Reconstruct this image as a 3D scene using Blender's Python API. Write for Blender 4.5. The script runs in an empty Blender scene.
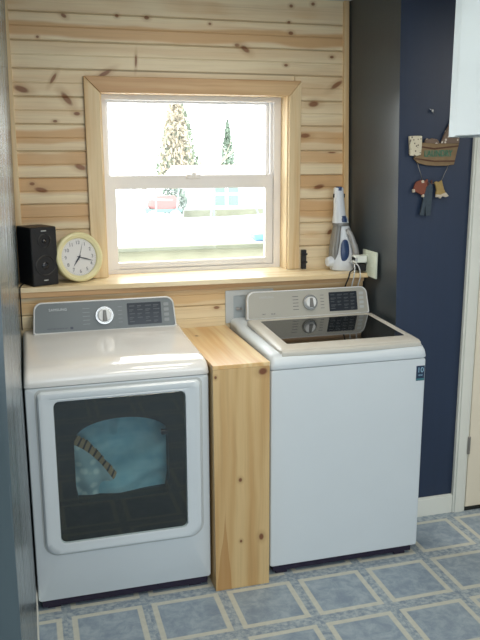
import bpy, bmesh, math, random
from mathutils import Vector, Matrix, Euler
R = math.radians
C = bpy.context.scene.collection
random.seed(7)

# ------------------------------------------------------------------ materials
class NT:
    def __init__(s, name):
        s.m = bpy.data.materials.new(name); s.m.use_nodes = True
        s.t = s.m.node_tree; s.n = s.t.nodes; s.n.clear()
        s.out = s.n.new('ShaderNodeOutputMaterial')
    def node(s, typ, **kw):
        n = s.n.new(typ)
        for k, v in kw.items(): setattr(n, k, v)
        return n
    def link(s, a, b): s.t.links.new(a, b)
    def put(s, sock, v):
        if isinstance(v, bpy.types.NodeSocket): s.link(v, sock)
        elif v is not None:
            if sock.type == 'RGBA' and len(v) == 3: v = (*v, 1)
            sock.default_value = v
    def math(s, op, a, b=None, c=None, clamp=False):
        n = s.node('ShaderNodeMath', operation=op, use_clamp=clamp)
        for i, v in enumerate((a, b, c)):
            if v is not None: s.put(n.inputs[i], v)
        return n.outputs[0]
    def vmath(s, op, a, b=None):
        n = s.node('ShaderNodeVectorMath', operation=op)
        s.put(n.inputs[0], a)
        if b is not None: s.put(n.inputs[1], b)
        return n.outputs['Value'] if op in ('LENGTH', 'DOT_PRODUCT') else n.outputs[0]
    def mix(s, f, a, b, blend='MIX'):
        n = s.node('ShaderNodeMix', data_type='RGBA', blend_type=blend)
        s.put(n.inputs[0], f); s.put(n.inputs[6], a); s.put(n.inputs[7], b)
        return n.outputs[2]
    def ramp(s, v, lo, hi, a=0.0, b=1.0):
        n = s.node('ShaderNodeMapRange', interpolation_type='SMOOTHSTEP')
        s.put(n.inputs[0], v)
        for i, x in enumerate((lo, hi, a, b)): n.inputs[1+i].default_value = x
        return n.outputs[0]
    def noise(s, vec, scale, detail=2, rough=.5, dist=0.0, color=False):
        n = s.node('ShaderNodeTexNoise')
        if vec is not None: s.put(n.inputs['Vector'], vec)
        n.inputs['Scale'].default_value = scale; n.inputs['Detail'].default_value = detail
        n.inputs['Roughness'].default_value = rough; n.inputs['Distortion'].default_value = dist
        return n.outputs['Color' if color else 'Fac']
    def coord(s): return s.node('ShaderNodeTexCoord').outputs['Object']
    def sep(s, v):
        n = s.node('ShaderNodeSeparateXYZ'); s.put(n.inputs[0], v); return n.outputs
    def comb(s, x, y, z):
        n = s.node('ShaderNodeCombineXYZ')
        for i, v in enumerate((x, y, z)): s.put(n.inputs[i], v)
        return n.outputs[0]
    def bsdf(s, color, rough=.5, metal=0., spec=.5, bump=None, bstr=.2, bdist=.01, coat=0., coatr=.05, sheen=0., emit=None, estr=0., trans=0.):
        b = s.node('ShaderNodeBsdfPrincipled')
        s.put(b.inputs['Base Color'], color); s.put(b.inputs['Roughness'], rough)
        s.put(b.inputs['Metallic'], metal); s.put(b.inputs['Specular IOR Level'], spec)
        b.inputs['Coat Weight'].default_value = coat; b.inputs['Coat Roughness'].default_value = coatr
        b.inputs['Sheen Weight'].default_value = sheen
        b.inputs['Transmission Weight'].default_value = trans
        if bump is not None:
            n = s.node('ShaderNodeBump'); n.inputs['Strength'].default_value = bstr; n.inputs['Distance'].default_value = bdist
            s.put(n.inputs['Height'], bump); s.link(n.outputs[0], b.inputs['Normal'])
        s.link(b.outputs[0], s.out.inputs[0]); return s.m

def plain(name, col, rough=.5, metal=0., spec=.5, var=.06, nscale=6., coat=0., bump=0.):
    """a procedural material: a base colour with a faint mottling"""
    t = NT(name); c = t.coord(); f = t.noise(c, nscale, 3)
    dark = tuple(max(0, x*(1-var*2)) for x in col); lite = tuple(min(1, x*(1+var)) for x in col)
    return t.bsdf(t.mix(f, dark, lite), rough, metal, spec, coat=coat, bump=t.noise(c, nscale*30, 2) if bump else None, bstr=bump, bdist=.002)

def wood(name, along, across, light, brown, bands=9., rough=.45, knots=(), planks=None, amount=.5, streak=None, darkk=(.20, .070, .025)):
    """pine: `along` is the grain axis index, `across` the axis the stripes alternate on; planks=(first seam, pitch)"""
    t = NT(name); p = t.coord(); s = t.sep(p)
    g, a = s[along], s[across]; o = s[3-along-across]
    wob = t.noise(p, 3.0, 2, color=True)
    wv = t.sep(t.vmath('SUBTRACT', wob, (.5, .5, .5)))
    aw = t.math('MULTIPLY_ADD', wv[0], .035, a)
    idx = 0.0
    if planks:
        u = t.math('DIVIDE', t.math('SUBTRACT', planks[0], a), planks[1])
        idx = t.math('FLOOR', u)
        fr = t.math('SUBTRACT', u, idx)
    off = t.math('MULTIPLY', idx, 3.717) if planks else 0.0
    v1 = t.comb(t.math('ADD', t.math('MULTIPLY', g, .55), off), t.math('MULTIPLY', aw, bands), t.math('MULTIPLY', o, bands*.5))
    n1 = t.noise(v1, 1.6, 2, .5)
    v2 = t.comb(t.math('ADD', t.math('MULTIPLY', g, 2.), off), t.math('MULTIPLY', aw, 75.), t.math('MULTIPLY', o, 40.))
    n2 = t.noise(v2, 1.3, 4, .6)
    fac = t.ramp(n1, .5-.16*(amount+.2), .64)
    if planks:   # heartwood stripe sits in part of each board
        wn = t.node('ShaderNodeTexWhiteNoise', noise_dimensions='1D'); t.put(wn.inputs['W'], t.math('ADD', idx, .37))
        r = t.sep(wn.outputs['Color'])
        cen = t.math('MULTIPLY_ADD', r[0], .5, .12)
        cen = t.math('ADD', cen, t.math('MULTIPLY', wv[1], .5))
        wid = t.math('MULTIPLY_ADD', r[1], .22, .10)
        d = t.math('DIVIDE', t.math('ABSOLUTE', t.math('SUBTRACT', fr, cen)), wid)
        band = t.ramp(d, .75, 1.5, 1., 0.)
        amt = t.ramp(t.math('ADD', r[2], t.math('MULTIPLY', wv[2], .8)), .15, .65)
        fac = t.math('MAXIMUM', t.math('MULTIPLY', band, amt), t.math('MULTIPLY', fac, .35))
    col = t.mix(fac, light, brown)
    fine = t.ramp(n2, .42, .80, 0., .25)
    col = t.mix(fine, col, tuple(x*.62 for x in brown))
    if planks:
        h = t.math('ABSOLUTE', t.math('SUBTRACT', fr, .5))
        seam = t.ramp(h, .46, .5, 0., .40)
        seam2 = t.ramp(h, .0, .03, .12, 0.)
        col = t.mix(t.math('MAXIMUM', seam, seam2), col, (.17, .09, .035))
    if streak:   # long tapering resin streak: (g0, g1, a0, half width)
        g0, g1, a0, w = streak
        tt = t.ramp(g, g0, g1, 1., 0.)
        d = t.math('ABSOLUTE', t.math('SUBTRACT', aw, a0))
        f = t.math('LESS_THAN', d, t.math('MULTIPLY', tt, w))
        col = t.mix(t.math('MULTIPLY', f, .6), col, (.42, .20, .06))
    for k in knots:
        kg, ka, kr, st = k[:4]; tilt = k[4] if len(k) > 4 else 0.
        dg = t.math('SUBTRACT', t.math('MULTIPLY_ADD', wv[1], .02, g), kg)
        da = t.math('SUBTRACT', t.math('MULTIPLY_ADD', wv[2], .02, a), ka)
        if tilt:
            ct, sn = math.cos(tilt), math.sin(tilt)
            dg, da = (t.math('ADD', t.math('MULTIPLY', dg, ct), t.math('MULTIPLY', da, sn)),
                      t.math('SUBTRACT', t.math('MULTIPLY', da, ct), t.math('MULTIPLY', dg, sn)))
        e = t.vmath('LENGTH', t.comb(t.math('DIVIDE', dg, kr*st), t.math('DIVIDE', da, kr), 0.))
        col = t.mix(t.ramp(e, .9, 2.6, .45, 0.), col, tuple(x*.75 for x in brown))
        col = t.mix(t.ramp(e, .55, 1.15, .85, 0.), col, darkk)
    return t.bsdf(col, rough, spec=.4, bump=n2, bstr=.08, bdist=.002)

def paint(name, col, rough, streaks=0.):
    t = NT(name); p = t.coord(); s = t.sep(p)
    v = t.comb(t.math('MULTIPLY', s[0], 40.), t.math('MULTIPLY', s[1], 40.), t.math('MULTIPLY', s[2], 1.5))
    n = t.noise(v, 1., 3); n0 = t.noise(p, 120., 3)
    c = t.mix(n, tuple(x*.9 for x in col), tuple(x*1.1 for x in col))
    rr = t.ramp(n, .3, .7, rough-streaks, rough+streaks) if streaks else rough
    return t.bsdf(c, rr, spec=.5, bump=n0, bstr=.12, bdist=.002)

LIGHTP, BROWNP = (.80, .67, .45), (.63, .40, .20)
bk = [(0.26,2.304,.009,1.6,-.5),(0.485,2.314,.008,1.2),(0.616,2.311,.009,1.5),(0.143,2.215,.006,1.2),(0.563,2.13,.005,6.,1.5),(0.197,2.046,.008,3.5,1.0),(0.064,2.001,.014,2.4,-.3),
      (0.251,1.963,.014,2.6,-.9),(0.424,2.075,.010,3.6,.5),(0.29,1.9,.009,1.7),(0.199,1.869,.006,1.8),(1.027,2.213,.008,1.6),(0.901,2.302,.006,1.3),(0.297,1.672,.013,2.2,-.3),
      (0.122,1.573,.012,2.6,-.2),(0.085,1.6,.008,1.6),(1.286,2.392,.008,1.3),(1.394,2.406,.008,1.3),(1.277,2.322,.006,1.5),(1.287,2.275,.009,1.6),(1.065,2.197,.013,2.0,-.6),
      (1.264,2.132,.007,1.6),(1.495,2.175,.007,1.6),(1.524,2.048,.012,3.2,.55),(1.403,1.959,.015,2.0,.1),(1.364,1.81,.012,2.4),(1.506,1.73,.004,6.),(1.441,1.568,.012,2.6,.2),(1.505,1.346,.011,1.6,.8)]
M = {}
M['panel'] = wood('pine_planks_wall', 0, 2, LIGHTP, BROWNP, knots=bk, planks=(2.318, .1155))
M['panel_low'] = wood('pine_planks_low', 0, 2, (.78,.65,.42), (.66,.46,.24), knots=[(.875,1.03,.008,2.)], planks=(1.158, .1155), amount=.2)
M['trim_v'] = wood('pine_trim_vertical', 2, 0, (.74,.58,.35), (.62,.42,.21), bands=16.)
M['trim_h'] = wood('pine_trim_horizontal', 0, 2, (.66,.45,.24), (.54,.32,.15), bands=16.)
M['ledge'] = wood('pine_ledge', 0, 1, (.86,.75,.52), (.76,.58,.33), bands=10., rough=.35)
M['boxfront'] = wood('pine_box_front', 2, 0, (.66,.47,.23), (.55,.34,.14), bands=12., rough=.42,
    knots=[(.908,.889,.019,.8),(.47,.801,.008,1.2),(.207,.800,.006,1.2),(.213,.885,.011,1.5),(.9,.703,.006,1.2)], streak=(-.02,.36,.738,.03), darkk=(.14,.03,.012))
M['boxtop'] = wood('pine_box_top', 1, 0, (.84,.65,.36), (.72,.44,.18), bands=14., rough=.3, knots=[(-.35,.74,.008,1.6)], amount=.7)
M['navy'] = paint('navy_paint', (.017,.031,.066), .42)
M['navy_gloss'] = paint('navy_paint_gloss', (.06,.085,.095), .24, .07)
M['navy_side'] = paint('navy_paint_reflection_grey', (.040,.050,.056), .30)  # same navy paint, greyed to carry the room's reflection in its colour
M['wallfar'] = paint('dim_beige_wall', (.22,.21,.19), .7)
M['wallwhite'] = paint('white_wall_paint', (.62,.63,.62), .6)
M['ceiling'] = paint('ceiling_paint', (.66,.66,.64), .7)
M['trimwhite'] = plain('ivory_trim_paint', (.74,.76,.70), .35, var=.03)
M['door'] = plain('cream_door_paint', (.80,.74,.60), .45, var=.03)
M['cabwhite'] = plain('white_cabinet_laminate', (.44,.53,.59), .4, var=.02)
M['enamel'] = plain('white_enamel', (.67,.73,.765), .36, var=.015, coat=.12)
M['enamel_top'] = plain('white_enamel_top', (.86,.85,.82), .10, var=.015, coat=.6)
M['rim'] = plain('white_plastic', (.76,.78,.78), .3, var=.02)
M['silver'] = plain('grey_silver_panel', (.15,.175,.185), .35, metal=.0, var=.05)
M['champagne'] = plain('warm_silver_panel', (.42,.41,.36), .35, metal=.0, var=.04)
M['lidframe'] = plain('beige_lid_frame', (.60,.58,.52), .3, var=.03)
M['chrome'] = plain('chrome', (.55,.55,.54), .22, metal=1., var=.03)
M['display'] = plain('display_black', (.018,.024,.034), .15, var=.1)
M['lcdtext'] = plain('display_lettering', (.055,.065,.075), .4)
M['ltext'] = plain('light_lettering', (.62,.66,.68), .4)
M['dimtext'] = plain('dim_lettering', (.26,.29,.30), .4)
M['dtext'] = plain('dark_lettering', (.05,.06,.09), .4)
M['greytext'] = plain('grey_lettering', (.16,.17,.20), .5)
M['black'] = plain('matte_black', (.010,.010,.012), .45)
M['blackgloss'] = plain('gloss_black', (.012,.012,.016), .15)
M['cone'] = plain('speaker_cone', (.012,.012,.014), .4)
M['toe'] = plain('shadow_purple_base', (.014,.008,.03), .6)  # purple-black tint paints the shadow fringe under the machines
M['glassblack'] = plain('black_glass_lid', (.010,.011,.011), .04, coat=.5)
M['dark_in'] = plain('drum_surround', (.010,.012,.010), .5)
M['drum'] = plain('drum_metal', (.35,.37,.37), .3, metal=.7)
M['vinyl'] = plain('white_window_vinyl', (.80,.77,.74), .35, var=.02)
M['snow'] = plain('snow_cover', (.88,.90,.95), .8, var=.02, nscale=.5)
M['stickernavy'] = plain('navy_sticker', (.012,.035,.085), .35)
M['stickertext'] = plain('pale_blue_lettering', (.35,.58,.72), .4)
M['teal'] = plain('teal_strip', (.05,.22,.25), .4)
M['clockrim'] = plain('cream_clock_plastic', (.74,.69,.40), .35, var=.04)
M['clockface'] = plain('clock_face_paper', (.72,.72,.72), .6, var=.02)
M['vacwhite'] = plain('vacuum_white', (.66,.70,.74), .28, var=.02)
M['vacnavy'] = plain('vacuum_navy', (.025,.055,.15), .3)
M['vacgrey'] = plain('vacuum_smoke_grey', (.20,.20,.19), .2)
M['vacsilver'] = plain('vacuum_silver', (.36,.36,.36), .3, metal=.2)
M['plug'] = plain('white_plug_plastic', (.78,.82,.76), .35)
M['plate'] = plain('outlet_plate_plastic', (.66,.72,.60), .35, var=.03)
M['laundrybox'] = plain('grey_white_box_plastic', (.50,.53,.53), .45)
M['laundrybox_in'] = plain('box_recess_grey', (.36,.41,.43), .5)
M['cordw'] = plain('white_cord', (.7,.72,.72), .4)
M['burlap'] = plain('brown_basket_paint', (.22,.145,.07), .7, var=.15, nscale=40)
M['burlapdark'] = plain('dark_basket_band', (.09,.035,.015), .7)
M['greentext'] = plain('green_lettering', (.045,.17,.10), .6)
M['signpatch'] = plain('green_grey_wash', (.17,.17,.10), .7, var=.15, nscale=60)
M['brass'] = plain('aged_metal', (.35,.33,.30), .4, metal=.8)
M['rust'] = plain('rust_red_cloth', (.20,.060,.035), .85, var=.1, nscale=60)
M['denim'] = plain('denim_cloth', (.045,.065,.085), .85, var=.2, nscale=90)
M['denim2'] = plain('brown_strap_cloth', (.08,.035,.03), .85)
M['yellowcloth'] = plain('mustard_cloth', (.36,.25,.09), .85, var=.12, nscale=60)
M['cream'] = plain('cream_cloth', (.55,.48,.38), .85)
M['curtainw'] = plain('off_white', (.6,.6,.58), .6)

def spotted(name, base, spot, scale, lo=.25):
    t = NT(name); p = t.coord(); n = t.node('ShaderNodeTexVoronoi'); n.inputs['Scale'].default_value = scale
    t.put(n.inputs['Vector'], p)
    f = t.ramp(n.outputs['Distance'], lo*.7, lo, 1., 0.)
    return t.bsdf(t.mix(f, base, spot), .85)
M['dotcream'] = spotted('cream_spotted_cloth', (.60,.55,.42), (.16,.13,.10), 75, .33)
M['dotbrown'] = spotted('brown_spotted_cloth', (.17,.12,.09), (.62,.56,.48), 55, .36)

# tinted and clear glass
def glassmat(name, tint, gl=.5, rough=.02, ior=1.45):
    t = NT(name); tr = t.node('ShaderNodeBsdfTransparent'); tr.inputs[0].default_value = (*tint, 1)
    g = t.node('ShaderNodeBsdfGlossy'); g.inputs['Roughness'].default_value = rough
    c = t.noise(t.coord(), 4., 2); g.inputs[0].default_value = (1, 1, 1, 1)
    f = t.node('ShaderNodeFresnel'); f.inputs[0].default_value = ior
    fac = t.math('MULTIPLY', f.outputs[0], t.math('MULTIPLY_ADD', c, .1, gl))
    fac = t.math('MULTIPLY', fac, t.math('SUBTRACT', 1., t.node('ShaderNodeNewGeometry').outputs['Backfacing']))
    m = t.node('ShaderNodeMixShader'); t.link(fac, m.inputs[0]); t.link(tr.outputs[0], m.inputs[1]); t.link(g.outputs[0], m.inputs[2])
    t.link(m.outputs[0], t.out.inputs[0]); return t.m
M['pane'] = glassmat('window_glass', (.97, .98, .97), .8)
M['doorglass'] = glassmat('smoked_door_glass', (.76, .82, .82), .9, .03, 1.6)

def floor_mat():
    t = NT('blue_vinyl_floor'); p = t.coord(); s = t.sep(p)
    def cell(v, start, pitch):
        u = t.math('DIVIDE', t.math('SUBTRACT', v, start), pitch)
        fl = t.math('FLOOR', u)
        return t.math('MULTIPLY', t.math('SUBTRACT', u, fl), pitch), fl
    fx, ix = cell(s[0], .751-.028-3.06, .3055)       # square from .028 to .028+.248
    fy, iy = cell(s[1], -.862-.240-.033-3.06, .306)
    # distance to the square ring (chebyshev)
    dx = t.math('SUBTRACT', t.math('ABSOLUTE', t.math('SUBTRACT', fx, .028+.124)), .124)
    dy = t.math('SUBTRACT', t.math('ABSOLUTE', t.math('SUBTRACT', fy, .033+.118)), .118)
    d = t.math('MAXIMUM', dx, dy)
    ring = t.ramp(t.math('ABSOLUTE', d), .0085, .0125, 1., 0.)
    inside = t.math('LESS_THAN', d, 0.)
    off = t.comb(t.math('MULTIPLY', ix, 5.3), t.math('MULTIPLY', iy, 3.1), 0.)
    pv = t.vmath('ADD', p, off)
    n1 = t.noise(pv, 16., 6, .7, .4); n2 = t.noise(pv, 45., 4, .6)
    inner = t.mix(t.ramp(n1, .30, .72), (.205,.27,.345), (.36,.43,.48))
    outer = t.mix(t.ramp(n2, .3, .7), (.19,.25,.32), (.42,.48,.50))
    col = t.mix(inside, outer, inner)
    col = t.mix(t.ramp(n2, .55, .85, 0., .35), col, (.45,.50,.50))
    bg = t.mix(n2, (.48,.49,.42), (.64,.64,.55))
    col = t.mix(t.math('MULTIPLY', ring, .93), col, bg)
    return t.bsdf(col, .38, spec=.4, bump=t.math('ADD', n2, t.math('MULTIPLY', ring, .8)), bstr=.12, bdist=.002)
M['floor'] = floor_mat()

# ------------------------------------------------------------------ mesh helpers
def link(o, parent=None):
    C.objects.link(o)
    if parent is not None: o.parent = parent
    return o
def tag(o, label=None, cat=None, group=None, kind=None):
    if label: o['label'] = label
    if cat: o['category'] = cat
    if group: o['group'] = group
    if kind: o['kind'] = kind
    return o
def thing(name, label, cat, loc=(0,0,0), rot=(0,0,0), group=None):
    o = bpy.data.objects.new(name, None); o.empty_display_size = .05; link(o)
    o.location = loc; o.rotation_euler = rot
    return tag(o, label, cat, group)
def obj(name, bm, mat, parent=None, org=(0,0,0), bevel=0, seg=2, smooth=True, loc=None, rot=None, ang=35, mats=None):
    """bm holds coordinates in the parent's frame, or in world space less `org` """
    if any(org): bmesh.ops.translate(bm, verts=bm.verts, vec=-Vector(org))
    bmesh.ops.recalc_face_normals(bm, faces=bm.faces)
    me = bpy.data.meshes.new(name)
    for f in bm.faces: f.smooth = smooth and len(f.verts) <= 4
    bm.to_mesh(me); bm.free()
    me.materials.append(mat)
    for m in mats or (): me.materials.append(m)
    if smooth:
        me.set_sharp_from_angle(angle=R(ang))
        for p in me.polygons:
            if len(p.vertices) > 4: p.use_smooth = False
    o = bpy.data.objects.new(name, me); link(o, parent)
    if loc is not None: o.location = loc
    if rot is not None: o.rotation_euler = rot
    if bevel:
        b = o.modifiers.new('bevel', 'BEVEL'); b.width = bevel; b.segments = seg; b.limit_method = 'ANGLE'; b.angle_limit = R(40)
        b.harden_normals = False
    return o
def struct(name, bm, mat, parent=None, **k):
    o = obj(name, bm, mat, parent, **k)
    if parent is None: o['kind'] = 'structure'
    return o
def box(bm, x0, x1, y0, y1, z0, z1):
    vs = [bm.verts.new((x, y, z)) for x in (x0, x1) for y in (y0, y1) for z in (z0, z1)]
    for f in ((0,1,3,2),(4,6,7,5),(0,4,5,1),(2,3,7,6),(0,2,6,4),(1,5,7,3)): bm.faces.new([vs[i] for i in f])
    return bm
def B(*a):
    bm = bmesh.new()
    for i in range(0, len(a), 6): box(bm, *a[i:i+6])
    return bm
def skin(bm, loops, close0=True, close1=True):
    """bridge loops of equal vertex count; cap the ends"""
    vs = [[bm.verts.new(p) for p in L] for L in loops]
    n = len(vs[0])
    for a, b in zip(vs, vs[1:]):
        for i in range(n): bm.faces.new((a[i], a[(i+1) % n], b[(i+1) % n], b[i]))
    if close0: bm.faces.new(list(reversed(vs[0])))
    if close1: bm.faces.new(vs[-1])
    return bm
def rrect(x0, x1, y0, y1, r, n=6, rb=None, tx=0.):
    """rounded rectangle outline (2-D, ccw); rb = radius of the bottom corners; tx insets the top corners sideways"""
    rb = r if rb is None else rb
    pts = []
    for cx, cy, rr, a0 in ((x1, y0, rb, -90), (x1, y1, r, 0), (x0, y1, r, 90), (x0, y0, rb, 180)):
        sx = -1 if cx == x1 else 1; sy = 1 if cy == y0 else -1
        for k in range(n+1):
            a = R(a0 + 90*k/n)
            pts.append((cx + sx*rr + rr*math.cos(a), cy + sy*rr + rr*math.sin(a)))
    if tx:
        pts = [(x + (tx if x < (x0+x1)/2 else -tx)*(y-y0)/(y1-y0), y) for x, y in pts]
    return pts
def xz(pts, y): return [(x, y, z) for x, z in pts]
def xy(pts, z): return [(x, y, z) for x, y in pts]
def prism_x(bm, prof, x0, x1):
    """profile of (y,z) points extruded along x"""
    return skin(bm, [[(x0, y, z) for y, z in prof], [(x1, y, z) for y, z in prof]])
def poly_y(bm, pts, y0, y1):
    return skin(bm, [[(x, y0, z) for x, z in pts], [(x, y1, z) for x, z in pts]])
def circ(cx, cy, r, n=32, ry=None):
    ry = r if ry is None else ry
    return [(cx + r*math.cos(2*math.pi*i/n), cy + ry*math.sin(2*math.pi*i/n)) for i in range(n)]
def lathe_z(bm, prof, cx=0, cy=0, n=40, c0=True, c1=True):
    """profile (radius, z) turned about the z axis"""
    return skin(bm, [xy(circ(cx, cy, max(r, 1e-4), n), z) for r, z in prof], c0, c1)
def tube(bm, pts, r, n=8):
    pts = [Vector(p) for p in pts]; rr = r if isinstance(r, (list, tuple)) else [r]*len(pts)
    loops = []; prev = None
    for i, p in enumerate(pts):
        d = (pts[min(i+1, len(pts)-1)] - pts[max(i-1, 0)]).normalized()
        if prev is None:
            prev = d.orthogonal().normalized()
        prev = (prev - d*prev.dot(d)).normalized(); q = d.cross(prev)
        loops.append([tuple(p + (prev*math.cos(2*math.pi*k/n) + q*math.sin(2*math.pi*k/n))*rr[i]) for k in range(n)])
    return skin(bm, loops)
def spline(pts, n=8):
    """catmull-rom through the points"""
    P = [Vector(p) for p in pts]; P = [P[0]*2-P[1]] + P + [P[-1]*2-P[-2]]; out = []
    for i in range(1, len(P)-2):
        for k in range(n):
            t = k/n; a, b, c, d = P[i-1:i+3]
            out.append(.5*((2*b) + (c-a)*t + (2*a-5*b+4*c-d)*t*t + (3*b-a-3*c+d)*t**3))
    out.append(P[-2]); return out
def text(name, s, size, mat, parent, loc, rot=(0,0,0), align='CENTER', ext=.0004, sx=1., spacing=1.):
    cu = bpy.data.curves.new('lettering', 'FONT'); cu.body = s; cu.size = size; cu.extrude = ext
    cu.align_x = align; cu.align_y = 'CENTER'; cu.space_character = spacing
    tmp = bpy.data.objects.new('tmp', cu); C.objects.link(tmp)
    dg = bpy.context.evaluated_depsgraph_get(); dg.update()
    me = bpy.data.meshes.new_from_object(tmp.evaluated_get(dg))
    bpy.data.objects.remove(tmp)
    me.transform(Matrix.Scale(sx, 4, (1, 0, 0)))
    me.materials.clear(); me.materials.append(mat)
    o = bpy.data.objects.new(name, me); link(o, parent); o.location = loc; o.rotation_euler = rot
    return o

# ------------------------------------------------------------------ room shell
CEIL = 2.425
struct('floor', B(-2.6,3.7,-5.7,.12,-.05,0), M['floor'], smooth=False)
struct('ceiling', B(-2.6,3.7,-5.7,.25,CEIL,CEIL+.08), M['ceiling'], smooth=False)
# window opening in the back wall
OX0, OX1, OZ0, OZ1 = .400, 1.275, 1.148, 2.005
bm = bmesh.new()
SE, PI_ = 2.318, .1155
zs = [SE + PI_ - PI_*k for k in range(0, 14)]
def plank(bm, x0, x1, za, zb):
    """one tongue-and-groove board with a v seam and a shallow centre groove, clipped to z range"""
    m = (za+zb)/2
    prof = [(.0,za),(-.004,za),(-.011,za-.006),(-.012,m+.004),(-.0095,m),(-.012,m-.004),(-.011,zb+.006),(-.004,zb),(.0,zb)]
    skin(bm, [[(x0,y,z) for y,z in prof], [(x1,y,z) for y,z in prof]])
for k in range(-1, 10):
    za = SE - PI_*k; zb = za - PI_
    top = min(za, CEIL)
    if k == -1:
        skin(bm, [[(x,y,z) for y,z in ((0,top),(-.012,top),(-.011,zb+.006),(-.004,zb),(0,zb))] for x in (0,1.603)])
        continue
    if zb > OZ1 + .03 or za < OZ0 - .01: plank(bm, 0, 1.603, za, zb)
    else:
        plank(bm, 0, .365, za, zb); plank(bm, 1.31, 1.603, za, zb)
bx = B(0,OX0,.0,.12,0,CEIL, OX1,1.603,.0,.12,0,CEIL, OX0,OX1,.0,.12,OZ1,CEIL, OX0,OX1,.0,.12,0,OZ0)
me_ = bpy.data.meshes.new('t'); bx.to_mesh(me_); bm.from_mesh(me_); bx.free()
struct('wall_back', bm, M['panel'], smooth=False)
struct('wall_outer', B(-2.6,OX0-.03,.12,.25,-.3,CEIL, OX1+.03,3.7,.12,.25,-.3,CEIL, OX0-.03,OX1+.03,.12,.25,OZ1+.03,CEIL, OX0-.03,OX1+.03,.12,.25,-.3,OZ0-.02), M['wallwhite'], smooth=False)
# lower knee wall the ledge rests on
bm = bmesh.new()
for k in range(0, 10):
    za = 1.158 - PI_*k; zb = max(za - PI_, 0)
    if k == 0: za = 1.146
    m = (za+zb)/2
    prof = [(-.17,za),(-.174,za),(-.180,za-.005),(-.1815,m+.003),(-.179,m),(-.1815,m-.003),(-.180,zb+.005),(-.174,zb),(-.17,zb)]
    skin(bm, [[(x,y,z) for y,z in prof] for x in (0,1.612)])
box(bm, 0, 1.612, -.171, -.001, 0, 1.146)
struct('wall_lower', bm, M['panel_low'], smooth=False)
# left wall (navy), leaning a hair; ends at a doorway beside the viewer
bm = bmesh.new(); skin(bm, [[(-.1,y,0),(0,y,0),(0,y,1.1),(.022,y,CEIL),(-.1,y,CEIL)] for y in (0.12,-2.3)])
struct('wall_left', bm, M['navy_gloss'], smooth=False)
struct('baseboard_left', B(-.001,.004,-2.3,-.18,0,.085), M['trimwhite'], smooth=False)
# right side of the recess, outer corner and the wall that faces the room
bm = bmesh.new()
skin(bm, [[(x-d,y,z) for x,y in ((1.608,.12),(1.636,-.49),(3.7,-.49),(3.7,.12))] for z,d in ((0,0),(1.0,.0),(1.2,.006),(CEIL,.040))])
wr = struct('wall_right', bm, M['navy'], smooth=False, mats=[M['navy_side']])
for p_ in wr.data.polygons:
    if p_.normal.x < -.5: p_.material_index = 1  # recess side takes the copy with reflection put into the colour
struct('baseboard_right', B(1.628,1.976,-.504,-.489,0,.09, 1.628,1.976,-.500,-.489,.09,.096), M['trimwhite'], bevel=.002)
struct('wall_side', B(1.92,2.04,-3.2,-1.02,0,CEIL), M['wallwhite'], smooth=False)
struct('wall_front', B(-2.6,3.7,-5.8,-5.65,0,CEIL), M['wallfar'], smooth=False)
struct('wall_far', B(3.6,3.75,-5.7,-.49,0,CEIL), M['wallwhite'], smooth=False)
struct('wall_hall', B(-2.7,-2.55,-5.7,-2.2,0,CEIL, -2.6,-.1,-2.3,-2.18,0,CEIL), M['wallwhite'], smooth=False)
# pine corner strips
struct('trim_1', B(.0,.031,-.030,-.0,1.168,CEIL), M['trim_v'], bevel=.003)
bm = bmesh.new(); skin(bm, [[(x-d,y,z) for x,y in ((1.578,-.030),(1.604,-.030),(1.604,0),(1.578,0))] for z,d in ((1.168,.002),(CEIL,.034))]); struct('trim_2', bm, M['trim_v'], bevel=.003)
# ledge
bm = bmesh.new()
skin(bm, [[(0,-.195,z),(1.6135,-.238,z),(1.603,-.0,z),(OX1,0,z),(OX1,.085,z),(OX0,.085,z),(OX0,0,z),(0,0,z)] for z in (1.146,1.168)])
struct('trim_3', bm, M['ledge'], bevel=.002, smooth=False)
struct('trim_4', B(0,1.612,-.196,-.181,1.122,1.146), M['trim_h'], bevel=.002)

# window 1
win = bpy.data.objects.new('window_1', None); link(win); win['kind'] = 'structure'; win.location = (.84, .05, 1.168)
WO = (.84, .05, 1.168)
def ringXZ(o, i, y0, y1, bv=.0):
    """frame between two rectangles (x0,x1,z0,z1)"""
    bm = bmesh.new(); r1 = .001
    O = rrect(*o, r1, 1); I = rrect(*i, r1, 1)
    return skin(bm, [xz(O,y1), xz(O,y0), xz(I,y0), xz(I,y1), xz(O,y1)], False, False)
def W(name, bm, m, **k): return struct(name, bm, M[m], win, org=WO, **k)
cw = .073
bm = bmesh.new()
skin(bm, [[(OX0-cw,-.030,1.169),(OX0-.004,-.030,1.169),(OX0-.004,-.012,1.169),(OX0-cw,-.012,1.169)],
          [(OX0-cw,-.030,OZ1+cw-.018),(OX0-.004,-.030,OZ1-.014),(OX0-.004,-.012,OZ1-.014),(OX0-cw,-.012,OZ1+cw-.018)]])
W('casing', bm, 'trim_v', bevel=.004)
bm = bmesh.new()
skin(bm, [[(OX1+cw-.010,-.030,1.169),(OX1+.004,-.030,1.169),(OX1+.004,-.012,1.169),(OX1+cw-.010,-.012,1.169)],
          [(OX1+cw-.010,-.030,OZ1+cw-.018),(OX1+.004,-.030,OZ1-.014),(OX1+.004,-.012,OZ1-.014),(OX1+cw-.010,-.012,OZ1+cw-.018)]])
W('casing', bm, 'trim_v', bevel=.004)
bm = bmesh.new()
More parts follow.
